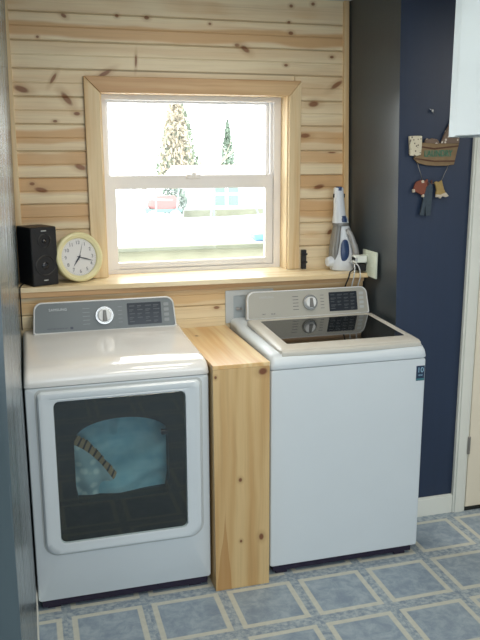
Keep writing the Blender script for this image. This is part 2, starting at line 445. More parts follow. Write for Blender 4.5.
skin(bm, [[(OX0-cw,-.030,OZ1+cw-.017),(OX0-.004,-.030,OZ1-.013),(OX0-.004,-.012,OZ1-.013),(OX0-cw,-.012,OZ1+cw-.017)],
          [(OX1+cw-.010,-.030,OZ1+cw-.017),(OX1+.004,-.030,OZ1-.013),(OX1+.004,-.012,OZ1-.013),(OX1+cw-.010,-.012,OZ1+cw-.017)]])
W('casing', bm, 'trim_h', bevel=.004)
bm = B(OX0-.003,OX0+.003,-.012,.085,1.169,OZ1, OX1-.002,OX1+.004,-.012,.085,1.169,OZ1, OX0,OX1,-.012,.085,OZ1-.012,OZ1)
W('jamb_lining', bm, 'trim_v')
W('frame', ringXZ((OX0,OX1,1.160,OZ1-.012),(.428,1.238,1.186,1.970),.080,.170), 'vinyl', bevel=.003)
W('track', B(.424,.428,.078,.084,1.186,1.975, 1.238,1.243,.078,.084,1.186,1.975, 1.226,1.238,.100,.160,1.62,1.972), 'vinyl')
us = W('upper_sash', ringXZ((.429,1.226,1.596,1.971),(.444,1.212,1.628,1.960),.128,.152), 'vinyl', bevel=.003)
obj('pane', B(.444,1.212,.138,.142,1.628,1.960), M['pane'], us, org=WO, smooth=False)
ls = W('lower_sash', ringXZ((.429,1.237,1.187,1.628),(.464,1.199,1.218,1.566),.092,.120), 'vinyl', bevel=.003)
obj('pane', B(.464,1.199,.104,.108,1.218,1.566), M['pane'], ls, org=WO, smooth=False)
obj('latch', B(.80,.87,.080,.098,1.612,1.632, .825,.845,.074,.098,1.618,1.640), M['vinyl'], ls, org=WO, bevel=.003)
obj('finger_rail', B(.47,1.19,.086,.094,1.192,1.202), M['vinyl'], ls, org=WO, bevel=.002)

# door in the right-hand wall with its casing
dr = bpy.data.objects.new('door_1', None); link(dr); dr['kind'] = 'structure'; dr.location = (2.45,-.5,0); DO = (2.45,-.5,0)
def D(n, bm, m, **k): return struct(n, bm, M[m], dr, org=DO, **k)
for (a, b) in ((1.976,2.044),(2.856,2.924)):
    bm = B(a,b,-.508,-.489,0,2.05); box(bm, a+.010,b-.012,-.513,-.508,0,2.05); D('casing', bm, 'trimwhite', bevel=.003)
D('casing', B(1.976,2.924,-.508,-.489,2.05,2.118), 'trimwhite', bevel=.003)
D('door_slab', B(2.050,2.850,-.503,-.489,.018,2.040), 'door', bevel=.003)
D('threshold', B(2.044,2.856,-.506,-.489,.001,.016), 'dark_in')
D('hinge', B(2.038,2.052,-.514,-.506,.30,.39), 'brass', bevel=.002)
D('hinge', B(2.038,2.052,-.514,-.506,1.70,1.79), 'brass', bevel=.002)

# ------------------------------------------------------------------ upper cabinet at the right
cab = thing('upper_cabinet', 'white wall cabinet in the upper right corner in front of the door casing', 'cabinet', (1.52,-2.0,1.78))
co = (1.52,-2.0,1.78)
obj('carcass', B(1.486,1.919,-2.6,-1.10,1.778,CEIL-.002), M['cabwhite'], cab, org=co, bevel=.002)
for a, b in ((-1.83,-1.165),(-2.55,-1.84)):
    d_ = obj('door', B(1.470,1.485,a,b,1.780,CEIL-.03), M['cabwhite'], cab, org=co, bevel=.003)

# ------------------------------------------------------------------ appliances
def shell(bm, X0, X1, prof, r):
    """extruded side profile (y,z) with softened sides: the outline shrinks toward each end"""
    loops = []
    cy = sum(p[0] for p in prof)/len(prof); cz = sum(p[1] for p in prof)/len(prof)
    n = 5
    def ins(k):   # inset toward centre by k
        out = []
        for y, z in prof:
            d = Vector((cy-y, cz-z)); out.append((y + (k if d.x > 0 else -k), z + (k if d.y > 0 else 0)*0 - (k if d.y < 0 else 0)))
        return out
    for i in range(n+1):
        a = R(90*i/n); loops.append([(X0 + r*(1-math.sin(a)), y, z) for y, z in ins(r*(1-math.cos(R(90-90*i/n))) if False else r*(1-math.sin(a)))])
    return loops
def topcover(X0, X1, prof, r=.02):
    """white top: the crown profile runs front to back and rolls over at both sides"""
    bm = bmesh.new(); n = 6; loops = []
    xs = []
    for i in range(n+1):
        a = R(90*i/n); xs.append((X0 + r*(1-math.cos(a)), r*(1-math.sin(a))))
    xs += [(X0 + (X1-X0)*t, -.004*math.sin(math.pi*t)) for t in (.25,.5,.75)]
    for i in range(n, -1, -1):
        a = R(90*i/n); xs.append((X1 - r*(1-math.cos(a)), r*(1-math.sin(a))))
    zmin = min(p[1] for p in prof)
    for x, d in xs:
        L = []
        for y, z in prof:
            k = max(0., min(1., (z-zmin)/.03)); zz = z - d*k
            yy = y + (max(d,0)*.5 if y < -.70 else 0)
            L.append((x, yy, max(zz, zmin)))
        loops.append(L)
    return skin(bm, loops)

# ---- dryer
dy = thing('clothes_dryer', 'white front-loading clothes dryer with dark square glass door and blue laundry inside', 'dryer', (.347,-.5,0))
do = (.347,-.5,0)
def Dy(n, bm, m, parent=None, **k): return obj(n, bm, M[m], parent or dy, org=do, **k)
X0, X1 = .006, .689
def bodyloops(X0, X1, z0, z1, yb, yf, hole=None, holed=.04):
    O = lambda k: rrect(X0+k, X1-k, z0+k*.6, z1, .010, 6)
    L = [xz(O(0), yb), xz(O(0), yf+.008), xz(O(.003), yf+.002), xz(O(.008), yf)]
    return L
bm = bmesh.new()
H = rrect(.118,.576,.300,.832,.02,6)
skin(bm, bodyloops(X0,X1,.042,.898,-.195,-.796) + [xz(H,-.796), xz(H,-.745)], True, False)
Dy('body', bm, 'enamel')
Dy('base', B(.02,.675,-.785,-.21,.012,.043, .04,.09,-.775,-.72,0,.015, .60,.65,-.775,-.72,0,.015, .04,.09,-.28,-.22,0,.015, .60,.65,-.28,-.22,0,.015), 'toe')
prof = [(-.195,.901),(-.796,.901),(-.800,.915),(-.796,.932),(-.785,.946),(-.765,.955),(-.73,.960),(-.66,.963),(-.5,.966),(-.35,.970),(-.29,.978),(-.195,.980)]
Dy('top_cover', topcover(X0-.001,X1+.001,prof,.022), 'enamel_top')
# door: raised frame with a big rounded window
bm = bmesh.new()
def dloop(k, y): return xz(rrect(.047+k,.653-k,.238+k,.884-k,.020,8,rb=.052), y)
def gl(k, y): return xz(rrect(.103+k,.594-k,.282+k,.847-k,.022,8), y)
skin(bm, [dloop(0,-.797), dloop(0,-.806), dloop(.006,-.813), dloop(.020,-.815), dloop(.028,-.812), gl(-.006,-.814), gl(0,-.812), gl(.002,-.800)], False, False)
dd = Dy('door', bm, 'enamel')
bm = bmesh.new(); skin(bm, [gl(.001,-.800), gl(.001,-.8085), gl(.003,-.8095)])
Dy('door_glass', bm, 'doorglass', dd)
bm = bmesh.new()
G0, G1 = rrect(.039,.661,.230,.892,.024,8,rb=.058), rrect(.049,.651,.240,.882,.021,8,rb=.050)
skin(bm, [xz(G1,-.7955), xz(G0,-.7955), xz(G0,-.7975), xz(G1,-.7975), xz(G1,-.7955)], False, False)
Dy('door_gasket', bm, 'laundrybox', None)
# drum surround with its arched opening and the drum behind
arch = []
for k in range(0, 25):
    a = math.pi*k/24; arch.append((.348+.178*math.cos(a), .668+.092*math.sin(a)**.8 if 0 < k < 24 else .668))
arch += [(.170, .60), (.170,.50), (.180,.436), (.348,.431), (.516,.436), (.526,.50), (.526,.60)]
arch = [(x, z) for x, z in arch]
bm = bmesh.new()
def edge_loop(pts, y):
    vs = [bm.verts.new((x, y, z)) for x, z in pts]; return vs, [bm.edges.new((vs[k], vs[(k+1) % len(vs)])) for k in range(len(vs))]
ov, oe = edge_loop([(x, z) for x, _, z in gl(.001, 0)], -.7995); av, ae = edge_loop(arch, -.7995)
bmesh.ops.triangle_fill(bm, use_beauty=True, edges=oe+ae)
last = av
for y, k in ((-.74, 1.), (-.70, 1.06)):
    nx_ = [bm.verts.new((.348+(x-.348)*k, y, .58+(z-.58)*k)) for x, z in arch]
    for q in range(len(arch)): bm.faces.new((last[q], last[(q+1) % len(arch)], nx_[(q+1) % len(arch)], nx_[q]))
    last = nx_
Dy('inner_panel', bm, 'dark_in', dd, smooth=False)
Dy('strike', B(.500,.527,-.7985,-.775,.672,.690), 'black', dd, bevel=.003)
bm = bmesh.new()
skin(bm, [[(.348+(x-.348)*k, y, .58+(z-.58)*k) for x,z in arch] for y,k in ((-.70,1.10),(-.69,1.16),(-.35,1.16),(-.34,.9))], False, True)
Dy('drum', bm, 'drum')
# console: built in its own tilted frame (x, up the face, out of the face)
def console(root, org, x0b, x1b, x0t, x1t, h, ybase, zbase, face, knob, disp, tiltdeg=14):
    cx = (x0b+x1b)/2
    def O(k, r, rb, z): 
        pts = rrect(x0b-cx+k, x1b-cx-k, 0+k*.8, h-k, r, 8, rb=rb)
        w = ((x1b-x0b)-(x1t-x0t))/2
        return [(x + (w*y/h if x < 0 else -w*y/h), y, z) for x, y in pts]
    loc = (cx-org[0], ybase-org[1], zbase-org[2]); rot = (R(90-tiltdeg), 0, 0)
    bm = bmesh.new()
    skin(bm, [O(.006,.030,.006,-.036), O(0,.034,.008,-.026), O(0,.034,.008,-.004), O(.002,.033,.008,-.001), O(.005,.031,.008,.0), O(.0062,.030,.008,-.001), O(.0066,.030,.008,-.003)], True, False)
    hs = obj('console', bm, M['rim'], root, loc=loc, rot=rot)
    bm = bmesh.new(); skin(bm, [O(.0064,.029,.008,-.006), O(.0064,.029,.008,-.003)])
    obj('control_face', bm, M[face], hs)
    kx, ky, kr = knob; kx -= cx
    bm = bmesh.new(); lathe_z(bm, [(kr,-.003),(kr,.006),(kr*.96,.009),(kr*.84,.009),(kr*.82,.005),(0.0,.005)], kx, ky, 48, True, False); obj('dial_ring', bm, M['chrome'], hs)
    bm = bmesh.new(); lathe_z(bm, [(kr*.74,.004),(kr*.72,.016),(kr*.66,.019),(0,.0195)], kx, ky, 40, True, False); d = obj('dial', bm, M['rim'], hs)
    bm = bmesh.new()
    skin(bm, [[(kx-.010,ky-kr*.62,z),(kx+.010,ky-kr*.62,z),(kx+.006,ky+kr*.55,z),(kx-.006,ky+kr*.55,z)] for z in (.019,.026)])
    obj('grip', bm, M['vacgrey'], d, bevel=.002)
    dx0, dx1, dy0, dy1 = disp; dx0 -= cx; dx1 -= cx
    bm = bmesh.new(); skin(bm, [xy(rrect(dx0,dx1,dy0,dy1,.003,3),z) for z in (-.004,-.0015)]); ds = obj('display', bm, M['display'], hs)
    bm = bmesh.new(); w = dx1-dx0; hh = dy1-dy0
    cols = 4
    for i in range(cols):
        for j in range(5):
            if (i, j) in ((1, 0),): continue
            a = dx0 + w*(.06+.235*i); b = a + w*random.uniform(.12,.19); y = dy0 + hh*(.12+.18*j)
            box(bm, a, b, y, y+hh*.045, -.0016, -.0011)
            if (i+j) % 2: box(bm, a, b-w*.05, y-hh*.06, y-hh*.035, -.0016, -.0011)
    obj('display_lettering', bm, M['lcdtext'], ds, smooth=False)
    # dashes round the dial, for cycle names
    for j in range(5):
        y = ky - kr*.85 + kr*.42*j
        for a, b in ((kx-kr*2.0-.012, kx-kr*1.55), (kx+kr*1.5, kx+kr*1.5+.018)):
            e = bmesh.new(); box(e, a, b, y, y+.0022, -.0032, -.0026); obj('cycle_lettering', e, M['dtext'] if face == 'champagne' else M['dimtext'], hs, smooth=False)
    bx0 = dx1 + .012; bm = bmesh.new()
    for j in range(4):
        y = dy0 + hh*(.08+.24*j); skin(bm, [xy(rrect(bx0,bx0+.022,y,y+hh*.15,.003,3),z) for z in (-.004,-.0015)])
    obj('touch_buttons', bm, M['dimtext'] if face == 'silver' else M['laundrybox'], hs)
    return hs, cx
hs, cx = console(dy, do, .049,.668,.057,.658,.136,-.283,.979,'silver',(.352,.066,.040),(.452,.602,.018,.113))
text('brand_lettering', 'SAMSUNG', .0155, M['ltext'], hs, (.157-cx,.101,-.0027), spacing=1.1)
text('model_lettering', 'MOISTURE SENSOR DRY', .0080, M['dtext'], hs, (.152-cx,.020,-.0027))
bm = bmesh.new(); skin(bm, [xy(rrect(.205-cx,.217-cx,.015,.025,.002,3),z) for z in (-.003,-.0024)]); obj('badge', bm, M['dtext'], hs)

# laundry in the dryer
bm = bmesh.new(); NX, NZ = 44, 44
def sheet(bm, x0, x1, z0, z1, fy, keep=lambda u,v: True, nx=NX, nz=NZ):
    g = [[bm.verts.new((x0+(x1-x0)*i/nx, fy(i/nx, j/nz), z0+(z1-z0)*j/nz)) for j in range(nz+1)] for i in range(nx+1)]
    for i in range(nx):
        for j in range(nz):
            if keep((i+.5)/nx, (j+.5)/nz): bm.faces.new((g[i][j], g[i+1][j], g[i+1][j+1], g[i][j+1]))
    for v in [v for v in bm.verts if not v.link_faces]: bm.verts.remove(v)
    return bm
def fy1(u, v):
    c = (v - .22 - .42*u*u)           # the sweeping fold
    s = .020*math.tanh(c*16)
    return -.690 + s*1.9 + .016*math.sin(9*u+5*v) + .006*math.sin(23*v-9*u) + .07*(u-.5)**2 + .10*(v-.55)**2*(v > .55) - .02*math.exp(-((u-.42-.12*v)/.05)**2)*(v > .6)
sheet(bm, .150,.546,.412,.785, fy1)
t = NT('blue_blanket'); p = t.coord(); s = t.sep(p)
fold = t.noise(t.comb(t.math('MULTIPLY', s[0], 3.), s[1], t.math('MULTIPLY', s[2], 6.)), 2.5, 3)
M['blanket'] = t.bsdf(t.mix(t.ramp(fold,.35,.7), (.30,.55,.66), (.52,.76,.84)), .9, bump=t.noise(p, 300., 2), bstr=.3, sheen=.3)
bl = obj('blanket', bm, M['blanket'], org=(.348,-.66,.446), loc=(.348,-.66,.446))
tag(bl, 'light blue blanket bunched inside the dryer behind the glass', 'blanket')
bm = bmesh.new()
def fy2(u, v): return -.735 + .02*(u*u + v*v) + .008*math.sin(14*u+4*v) + .005*math.sin(17*v)
sheet(bm, .166,.372,.420,.680, fy2, keep=lambda u,v: v < 1.02 - .95*u**1.5)
t = NT('patterned_fabric'); p = t.coord(); s = t.sep(p)
# u,v from object coordinates; orange-brown border band with dark ticks along the curved edge
U = t.math('DIVIDE', t.math('SUBTRACT', s[0], 0.), .206); V = t.math('DIVIDE', s[2], .260)
e = t.math('SUBTRACT', t.math('SUBTRACT', 1.02, t.math('MULTIPLY', .95, t.math('POWER', t.math('MAXIMUM', U, .001), 1.5))), V)
band = t.math('LESS_THAN', e, .17)
tick = t.math('GREATER_THAN', t.math('SINE', t.math('MULTIPLY', t.math('ADD', t.math('MULTIPLY', U, 1.3), t.math('MULTIPLY', V, -1.)), 34.)), .55)
vor = t.node('ShaderNodeTexVoronoi'); vor.inputs['Scale'].default_value = 28; t.put(vor.inputs['Vector'], p)
flo = t.mix(t.ramp(vor.outputs['Distance'], .15,.5), (.68,.76,.76), (.40,.52,.56))
bc = t.mix(tick, (.40,.27,.15), (.05,.04,.04))
M['pattern'] = t.bsdf(t.mix(band, flo, bc), .9)
pc = obj('patterned_cloth', bm, M['pattern'], org=(.166,-.72,.420), loc=(.166,-.72,.420))
tag(pc, 'pale floral cloth with striped brown border at lower left inside the dryer', 'cloth')

# ---- washer
wo = (1.275,-.5,0)
wa = thing('washing_machine', 'white top-loading washing machine with black glass lid and number sticker on its front', 'washing machine', wo)
def Wa(n, bm, m, parent=None, **k): return obj(n, bm, M[m], parent or wa, org=wo, **k)
X0, X1 = .939, 1.620
bm = bmesh.new(); skin(bm, bodyloops(X0,X1,.040,.892,-.195,-.800)); Wa('body', bm, 'enamel')
Wa('base', B(.955,1.595,-.790,-.21,.014,.041, .97,1.02,-.785,-.73,0,.015, 1.52,1.57,-.785,-.73,0,.015, .97,1.02,-.28,-.22,0,.015, 1.52,1.57,-.28,-.22,0,.015), 'toe')
prof = [(-.195,.895),(-.800,.895),(-.804,.910),(-.801,.925),(-.793,.938),(-.778,.948),(-.75,.953),(-.5,.958),(-.32,.962),(-.29,.975),(-.195,.978)]
Wa('top_cover', topcover(X0-.001,X1,prof,.024), 'enamel')
# lid
def lz(y, base): return base + .022*((-.30-y)*-1+.475)/.475*0 + base*0 + (.022*(1-((-.30-y)/.48)))
bm = bmesh.new()
def lrect(k, dz, kf=0):
    pts = rrect(.985+k, 1.603-k, -.780+k+kf, -.300-k, .016, 5)
    return [(x, y + (-.010*math.sin(math.pi*max(0,min(1,(x-.985)/.618))) if y < -.74 else 0), lz(y, .945)+dz) for x, y in pts]
def lglass(dz, k=0.):
    pts = rrect(1.040+k, 1.570-k, -.700+k, -.335-k, .010, 5)
    return [(x, y, lz(y, .945)+dz) for x, y in pts]
skin(bm, [lrect(.004,.0), lrect(0,.004), lrect(0,.017), lrect(.003,.021), lrect(.008,.0225), lglass(.0225,-.004), lglass(.0212)], True, False)
lid = Wa('lid', bm, 'lidframe')
bm = bmesh.new(); skin(bm, [lglass(.010), lglass(.0210)]); Wa('lid_glass', bm, 'glassblack', lid)
bm = bmesh.new()
pts = [(.990+.608*i/20) for i in range(21)]
fr = [[(x, -.781-.010*math.sin(math.pi*i/20)-a, lz(-.79,.945)+b) for i, x in enumerate(pts)] for a, b in ((0,.018),(.006,.015),(.008,.006),(.006,-.002),(0,-.004))]
vsx = [[bm.verts.new(p) for p in L] for L in fr]
for a, b in zip(vsx, vsx[1:]):
    for i in range(20): bm.faces.new((a[i], a[i+1], b[i+1], b[i]))
bm.faces.new([v[0] for v in vsx]); bm.faces.new([v[-1] for v in reversed(vsx)])
Wa('lid_handle', bm, 'lidframe', lid)
hs, cx = console(wa, wo, .994,1.606,1.000,1.596,.130,-.283,.983,'champagne',(1.305,.066,.036),(1.402,1.545,.018,.108))
text('brand_lettering', 'SAMSUNG', .0145, M['laundrybox'], hs, (1.094-cx,.100,-.0027), spacing=1.1)
text('model_lettering', 'VRT', .009, M['dtext'], hs, (1.077-cx,.022,-.0027))
text('model_lettering', 'PLUS', .009, M['dtext'], hs, (1.122-cx,.022,-.0027))
st = Wa('sticker', B(1.576,1.614,-.8012,-.7995,.797,.861), 'stickernavy'); st['label'] = 'navy sticker with the number ten'
text('sticker_lettering', '10', .031, M['stickertext'], st, (1.595-wo[0],-.8014-wo[1],.842), rot=(R(90),0,0))
text('sticker_lettering', 'YEAR', .009, M['stickertext'], st, (1.595-wo[0],-.8014-wo[1],.820), rot=(R(90),0,0))
Wa('sticker_strip', B(1.5765,1.6135,-.8015,-.8010,.799,.806), 'teal', st)

# ---- tall narrow pine filler box between the machines
wb = thing('wooden_filler_box', 'tall narrow pine box standing between the dryer and the washing machine', 'box', (.807,-.5,0))
bo = (.807,-.5,0)
# built in world coordinates and kept there so that the grain and knots line up
bm = bmesh.new()
skin(bm, [[(.696,y,0),(.921,y,0),(.919,y,.928),(.692,y,.928)] for y in (-.846,-.828)])
o = obj('front_board', bm, M['boxfront'], bevel=.0015); o.parent = wb; o.matrix_parent_inverse = Matrix.Translation(-Vector(bo))
o = obj('side_board', B(.696,.712,-.828,-.185,0,.928), M['boxfront'], bevel=.001); o.parent = wb; o.matrix_parent_inverse = Matrix.Translation(-Vector(bo))
o = obj('side_board', B(.903,.921,-.828,-.185,0,.928), M['boxfront'], bevel=.001); o.parent = wb; o.matrix_parent_inverse = Matrix.Translation(-Vector(bo))
o = obj('top_board', B(.6925,.9195,-.8462,-.184,.9285,.944), M['boxtop'], bevel=.0015); o.parent = wb; o.matrix_parent_inverse = Matrix.Translation(-Vector(bo))

# ---- laundry supply box behind the washer
lb = thing('washer_outlet_box', 'pale grey plastic washer hookup box on the pine wall behind the washing machine', 'hookup box', (1.03,-.184,1.02))
lo_ = (1.03,-.184,1.02)
bm = bmesh.new()
O = rrect(.917,1.150,.955,1.108,.004,3); I = rrect(.955,1.115,.975,1.083,.004,3)
skin(bm, [xz(O,-.182), xz(O,-.189), xz(I,-.189), xz(I,-.1835)], False, False); obj('flange', bm, M['laundrybox'], lb, org=lo_)
obj('recess', B(.955,1.115,-.1835,-.182,.975,1.083), M['laundrybox_in'], lb, org=lo_, smooth=False)
bm = bmesh.new(); tube(bm, [(.975,-.186,1.02),(.975,-.193,1.02)], .008, 12); tube(bm, [(.99,-.186,1.02),(.99,-.193,1.02)], .006, 12)
obj('valve', bm, M['brass'], lb, org=lo_)

# ------------------------------------------------------------------ things on the ledge
LZ = 1.168
# speaker
sp = thing('bookshelf_speaker', 'black two-way bookshelf speaker standing on the ledge beside the clock', 'speaker', (.089,-.092,LZ), (0,0,R(24)))
w, d, h = .060, .070, .254
obj('cabinet', B(-w,w,-d,d,0,h), M['black'], sp, bevel=.004)
obj('baffle', B(-w+.002,w-.002,-d-.004,-d,.002,h-.002), M['black'], sp, bevel=.002)
def driver(name, z, r, parent):
    """a ring, a cone and a dome facing -y"""
    def L(prof, nm, m):
        bm = bmesh.new(); skin(bm, [[(x, -y, zz) for x, zz in circ(0, z, max(rr,1e-4), 40)] for rr, y in prof], False, True)
        return obj(nm, bm, M[m], parent)
    o = L([(r,d+.004),(r,d+.007),(r*.93,d+.008),(r*.86,d+.006),(r*.84,d+.002),(r*.45,d-.0+.0042),(0,d+.0042)], name, 'cone')
    bm = bmesh.new(); skin(bm, [[(x, -(d+.0045+.006*k), zz) for x, zz in circ(0, z, r*.36*math.cos(R(90*k)) + 1e-4, 24)] for k in (0,.3,.6,.85,.99)], False, True)
    obj('dust_cap', bm, M['blackgloss'], o); return o
driver('tweeter', .195, .030, sp); driver('woofer', .088, .046, sp)
obj('badge', B(-.012,.012,-d-.0052,-d-.004,.236,.240), M['laundrybox'], sp)
obj('badge', B(-.010,.010,-d-.0052,-d-.004,.022,.026), M['laundrybox'], sp)
bm = bmesh.new(); tube(bm, spline([(.022,-.10,1.172),(.010,-.17,1.172),(.007,-.2,1.165),(.006,-.203,1.10),(.005,-.199,1.0),(.006,-.197,.985)],6), .0028, 8)
cd = obj('speaker_cord', bm, M['black']); tag(cd, 'black speaker cord dropping down the corner at the left end of the ledge', 'cord')

# clock, leaning back and turned toward the room
ck = thing('wall_clock', 'round cream plastic clock leaning on the ledge between speaker and window casing', 'clock', (.268,-.092,LZ), (0,0,0))
Rm = Matrix.Rotation(R(21), 4, 'Z') @ Matrix.Rotation(R(90-9), 4, 'X')
ce, r0 = Vector((0,0,.111)), .110
ckf = bmesh.new()
lathe_z(ckf, [(.098,-.056),(.104,-.050),(.106,-.012),(.104,-.004),(.110,-.001),(.111,.006),(.107,.012),(.098,.014),(.086,.008),(.083,.001),(.083,-.004)], 0, 0, 64, True, False)
bmesh.ops.transform(ckf, matrix=Matrix.Translation(ce) @ Rm, verts=ckf.verts)
rim = obj('rim', ckf, M['clockrim'], ck)
fc = bmesh.new(); lathe_z(fc, [(.083,-.003),(.083,-.001),(0,-.001)], 0, 0, 48, True, False)
bmesh.ops.transform(fc, matrix=Matrix.Translation(ce) @ Rm, verts=fc.verts); obj('dial', fc, M['clockface'], ck)
def on_clock(o): o.matrix_local = Matrix.Translation(ce) @ Rm @ Matrix.Translation((0,0,.0006))
mes = []
nb = bmesh.new()
for hN in range(1, 13):
    a = R(90-30*hN); x, y = .064*math.cos(a), .064*math.sin(a)
    o = text('tmpnum', str(hN), .022, M['dtext'], None, (0,0,0)); o.data.transform(Matrix.Translation((x,y,0))); nb.from_mesh(o.data); bpy.data.objects.remove(o)
for k in range(60):
    a = R(6*k); q = Matrix.Rotation(a, 4, 'Z'); l = .003 if k % 5 else .005
    vs = [nb.verts.new(q @ Vector(v)) for v in ((.080-l,-.0005,.0),(.080,-.0005,.0),(.080,.0005,.0),(.080-l,.0005,.0))]; nb.faces.new(vs)
o = obj('numerals', nb, M['greytext'], ck, smooth=False); on_clock(o)
def hand(name, deg, L, w, back, z, m='dtext'):
    a = R(90-deg); q = Matrix.Rotation(a, 4, 'Z'); bm = bmesh.new()
    skin(bm, [[tuple(q @ Vector(v)) for v in ((-back,-w*.5,zz),(L*.45,-w,zz),(L,-w*.25,zz),(L,w*.25,zz),(L*.45,w,zz),(-back,w*.5,zz))] for zz in (z, z+.0008)])
    o = obj(name, bm, M[m], ck, smooth=False); on_clock(o)
hand('hour_hand', 219, .046, .0034, .010, .002); hand('minute_hand', 108, .066, .0026, .012, .0035); hand('second_hand', 18, .066, .0008, .018, .005)
bm = bmesh.new(); lathe_z(bm, [(.004,0),(.004,.007),(0,.007)], 0, 0, 16, True, False); o = obj('hub', bm, M['dtext'], ck); on_clock(o)

# hand vacuum on its stand
VX, VY = 1.535, -.105
hv = thing('handheld_vacuum', 'white and navy cordless hand vacuum standing upright on the ledge beside the outlet', 'vacuum', (VX,VY,LZ))
def loft(secs, n=28, p=2.4):
    """sections (z, cx, cy, rx, ry), superellipse"""
    bm = bmesh.new(); L = []
    for z, cx_, cy_, rx, ry in secs:
        ring = []
        for k in range(n):
            a = 2*math.pi*k/n; c, s_ = math.cos(a), math.sin(a)
            ring.append((cx_+rx*math.copysign(abs(c)**(2/p), c), cy_+ry*math.copysign(abs(s_)**(2/p), s_), z))
        L.append(ring)
    return skin(bm, L)
obj('body', loft([(.000,.000,0,.052,.045),(.006,.000,0,.062,.052),(.025,.001,0,.068,.056),(.05,.002,0,.068,.056),(.085,.006,0,.060,.052),(.13,.006,0,.050,.046),(.175,.003,0,.041,.040),(.215,-.006,0,.032,.034),(.222,-.008,0,.030,.032)]), M['vacwhite'], hv)
obj('dust_bowl', loft([(.055,-.048,.004,.018,.040),(.09,-.046,.004,.019,.043),(.14,-.040,.004,.020,.041),(.19,-.034,.003,.018,.036),(.221,-.030,0,.017,.033)]), M['vacgrey'], hv)
bm = bmesh.new(); tube(bm, [(-.058,-.01,.044),(-.088,-.012,.044)], [.028,.022], 20); obj('nozzle_nub', bm, M['vacwhite'], hv, bevel=.004)
obj('collar', loft([(.217,-.014,0,.038,.037),(.226,-.014,0,.040,.038),(.232,-.014,0,.038,.037)]), M['vacgrey'], hv)
neck = obj('neck', loft([(.231,-.015,0,.039,.036),(.258,-.019,0,.035,.033),(.268,-.022,0,.030,.029),(.30,-.024,0,.027,.026),(.35,-.028,0,.025,.023),(.395,-.030,0,.023,.020),(.400,-.030,0,.021,.018)]), M['vacwhite'], hv)
obj('tip', loft([(.386,-.030,-.004,.014,.0185),(.404,-.030,-.004,.014,.016)]), M['vacnavy'], hv)
obj('button', loft([(.236,-.010,-.026,.015,.014),(.250,-.011,-.026,.016,.0115),(.266,-.013,-.024,.013,.008)]), M['vacnavy'], neck)
for sx_, zz in ((-.052,.352),(-.002,.352)): obj('crevice_prong', B(sx_-.004, sx_+.004, -.006, .006, zz, zz+.018), M['black'], neck, bevel=.001)
# navy oval panel on the front of the body
bm = bmesh.new(); L = []
for k, rr in ((0,1.),(.5,.9),(1,.5),(1.2,.05)):
    ring = []
    for i in range(32):
        a = 2*math.pi*i/32; x, z = .023*rr*math.copysign(abs(math.cos(a))**.8, math.cos(a)), .056*rr*math.copysign(abs(math.sin(a))**.9, math.sin(a))
        zz = .098+z; yy = -.0535 + .20*max(0, zz-.085)*.42 - .003*k
        ring.append((-.010+x, yy + 5*(x-.0)**2, zz))
    L.append(ring)
skin(bm, L); obj('side_panel', bm, M['vacnavy'], hv)
bm = bmesh.new(); tube(bm, spline([(.004,-.040,.203),(.018,-.058,.165),(.034,-.066,.115),(.044,-.062,.065),(.046,-.050,.030)],8), [.011]*4+[.014]*10+[.016]*12+[.014]*7, 12)
obj('handle', bm, M['vacsilver'], hv)
obj('stand', loft([(0,.02,0,.052,.05),(.012,.022,0,.052,.050),(.026,.030,-.01,.040,.045)]), M['vacwhite'], hv)

# outlet plate on the side wall
op = thing('outlet_plate', 'pale double outlet cover on the navy side wall beside the hand vacuum', 'outlet', (1.6155,-.255,1.215), (0,0,R(-2.4)))
def pl(n, bm, m, **k): return obj(n, bm, M[m], op, **k)
pl('cover', B(-.009,-.0005,-.082,.082,-.062,.062), 'plate', bevel=.003)
for yy in (-.040,.040):
    for zz in (-.026,.026): pl('socket', B(-.0105,-.008,yy-.017,yy+.017,zz-.016,zz+.016), 'plate', bevel=.003)
ad = thing('white_adapter_plug', 'white boxy adapter plugged into the outlet plate above the black plug', 'plug', (1.606,-.215,1.235))
obj('housing', B(-.062,-.002,-.024,.024,-.017,.017), M['plug'], ad, bevel=.004)
obj('blade', B(-.062,-.050,-.0245,.0245,-.010,.010), M['laundrybox'], ad, bevel=.002)
pb = thing('black_power_plug', 'black plug with cord in the outlet plate below the white adapter', 'plug', (1.606,-.215,1.195))
obj('housing', B(-.036,-.002,-.020,.022,-.018,.018, -.056,-.034,-.012,.012,-.012,.010), M['black'], pb, bevel=.004)
bm = bmesh.new(); tube(bm, spline([(-.054,0,.0),(-.075,-.02,-.012),(-.088,-.022,-.020),(-.098,-.029,-.045),(-.10,.002,-.09),(-.10,.010,-.13)],8), .0035, 8); obj('cord', bm, M['black'], pb)
bm = bmesh.new(); tube(bm, spline([(1.546,-.152,1.215),(1.55,-.20,1.215),(1.54,-.240,1.195),(1.535,-.243,1.150),(1.540,-.212,1.10),(1.545,-.206,1.03)],8), .003, 8)
wc = obj('charger_cord', bm, M['cordw'], org=(0,0,0)); tag(wc, 'thin white charger cord hanging over the ledge from the hand vacuum', 'cord')
bm = bmesh.new(); tube(bm, spline([(1.548,-.215,1.235),(1.545,-.225,1.222),(1.560,-.242,1.20),(1.568,-.245,1.155),(1.572,-.212,1.10),(1.565,-.206,1.03)],8), .003, 8)
wc = obj('adapter_cord', bm, M['cordw']); tag(wc, 'thin white cord hanging over the ledge from the white adapter', 'cord')

# small black bracket beside the casing
bkt = thing('black_bracket', 'small upright black bracket on the ledge against the right window casing', 'bracket', (1.362,-.022,LZ))
obj('body', B(-.012,.012,-.010,.009,0,.095), M['black'], bkt, bevel=.002)
for zz in (.030,.070): obj('clip', B(-.016,.016,-.014,-.008,zz,zz+.009), M['blackgloss'], bkt, bevel=.001)

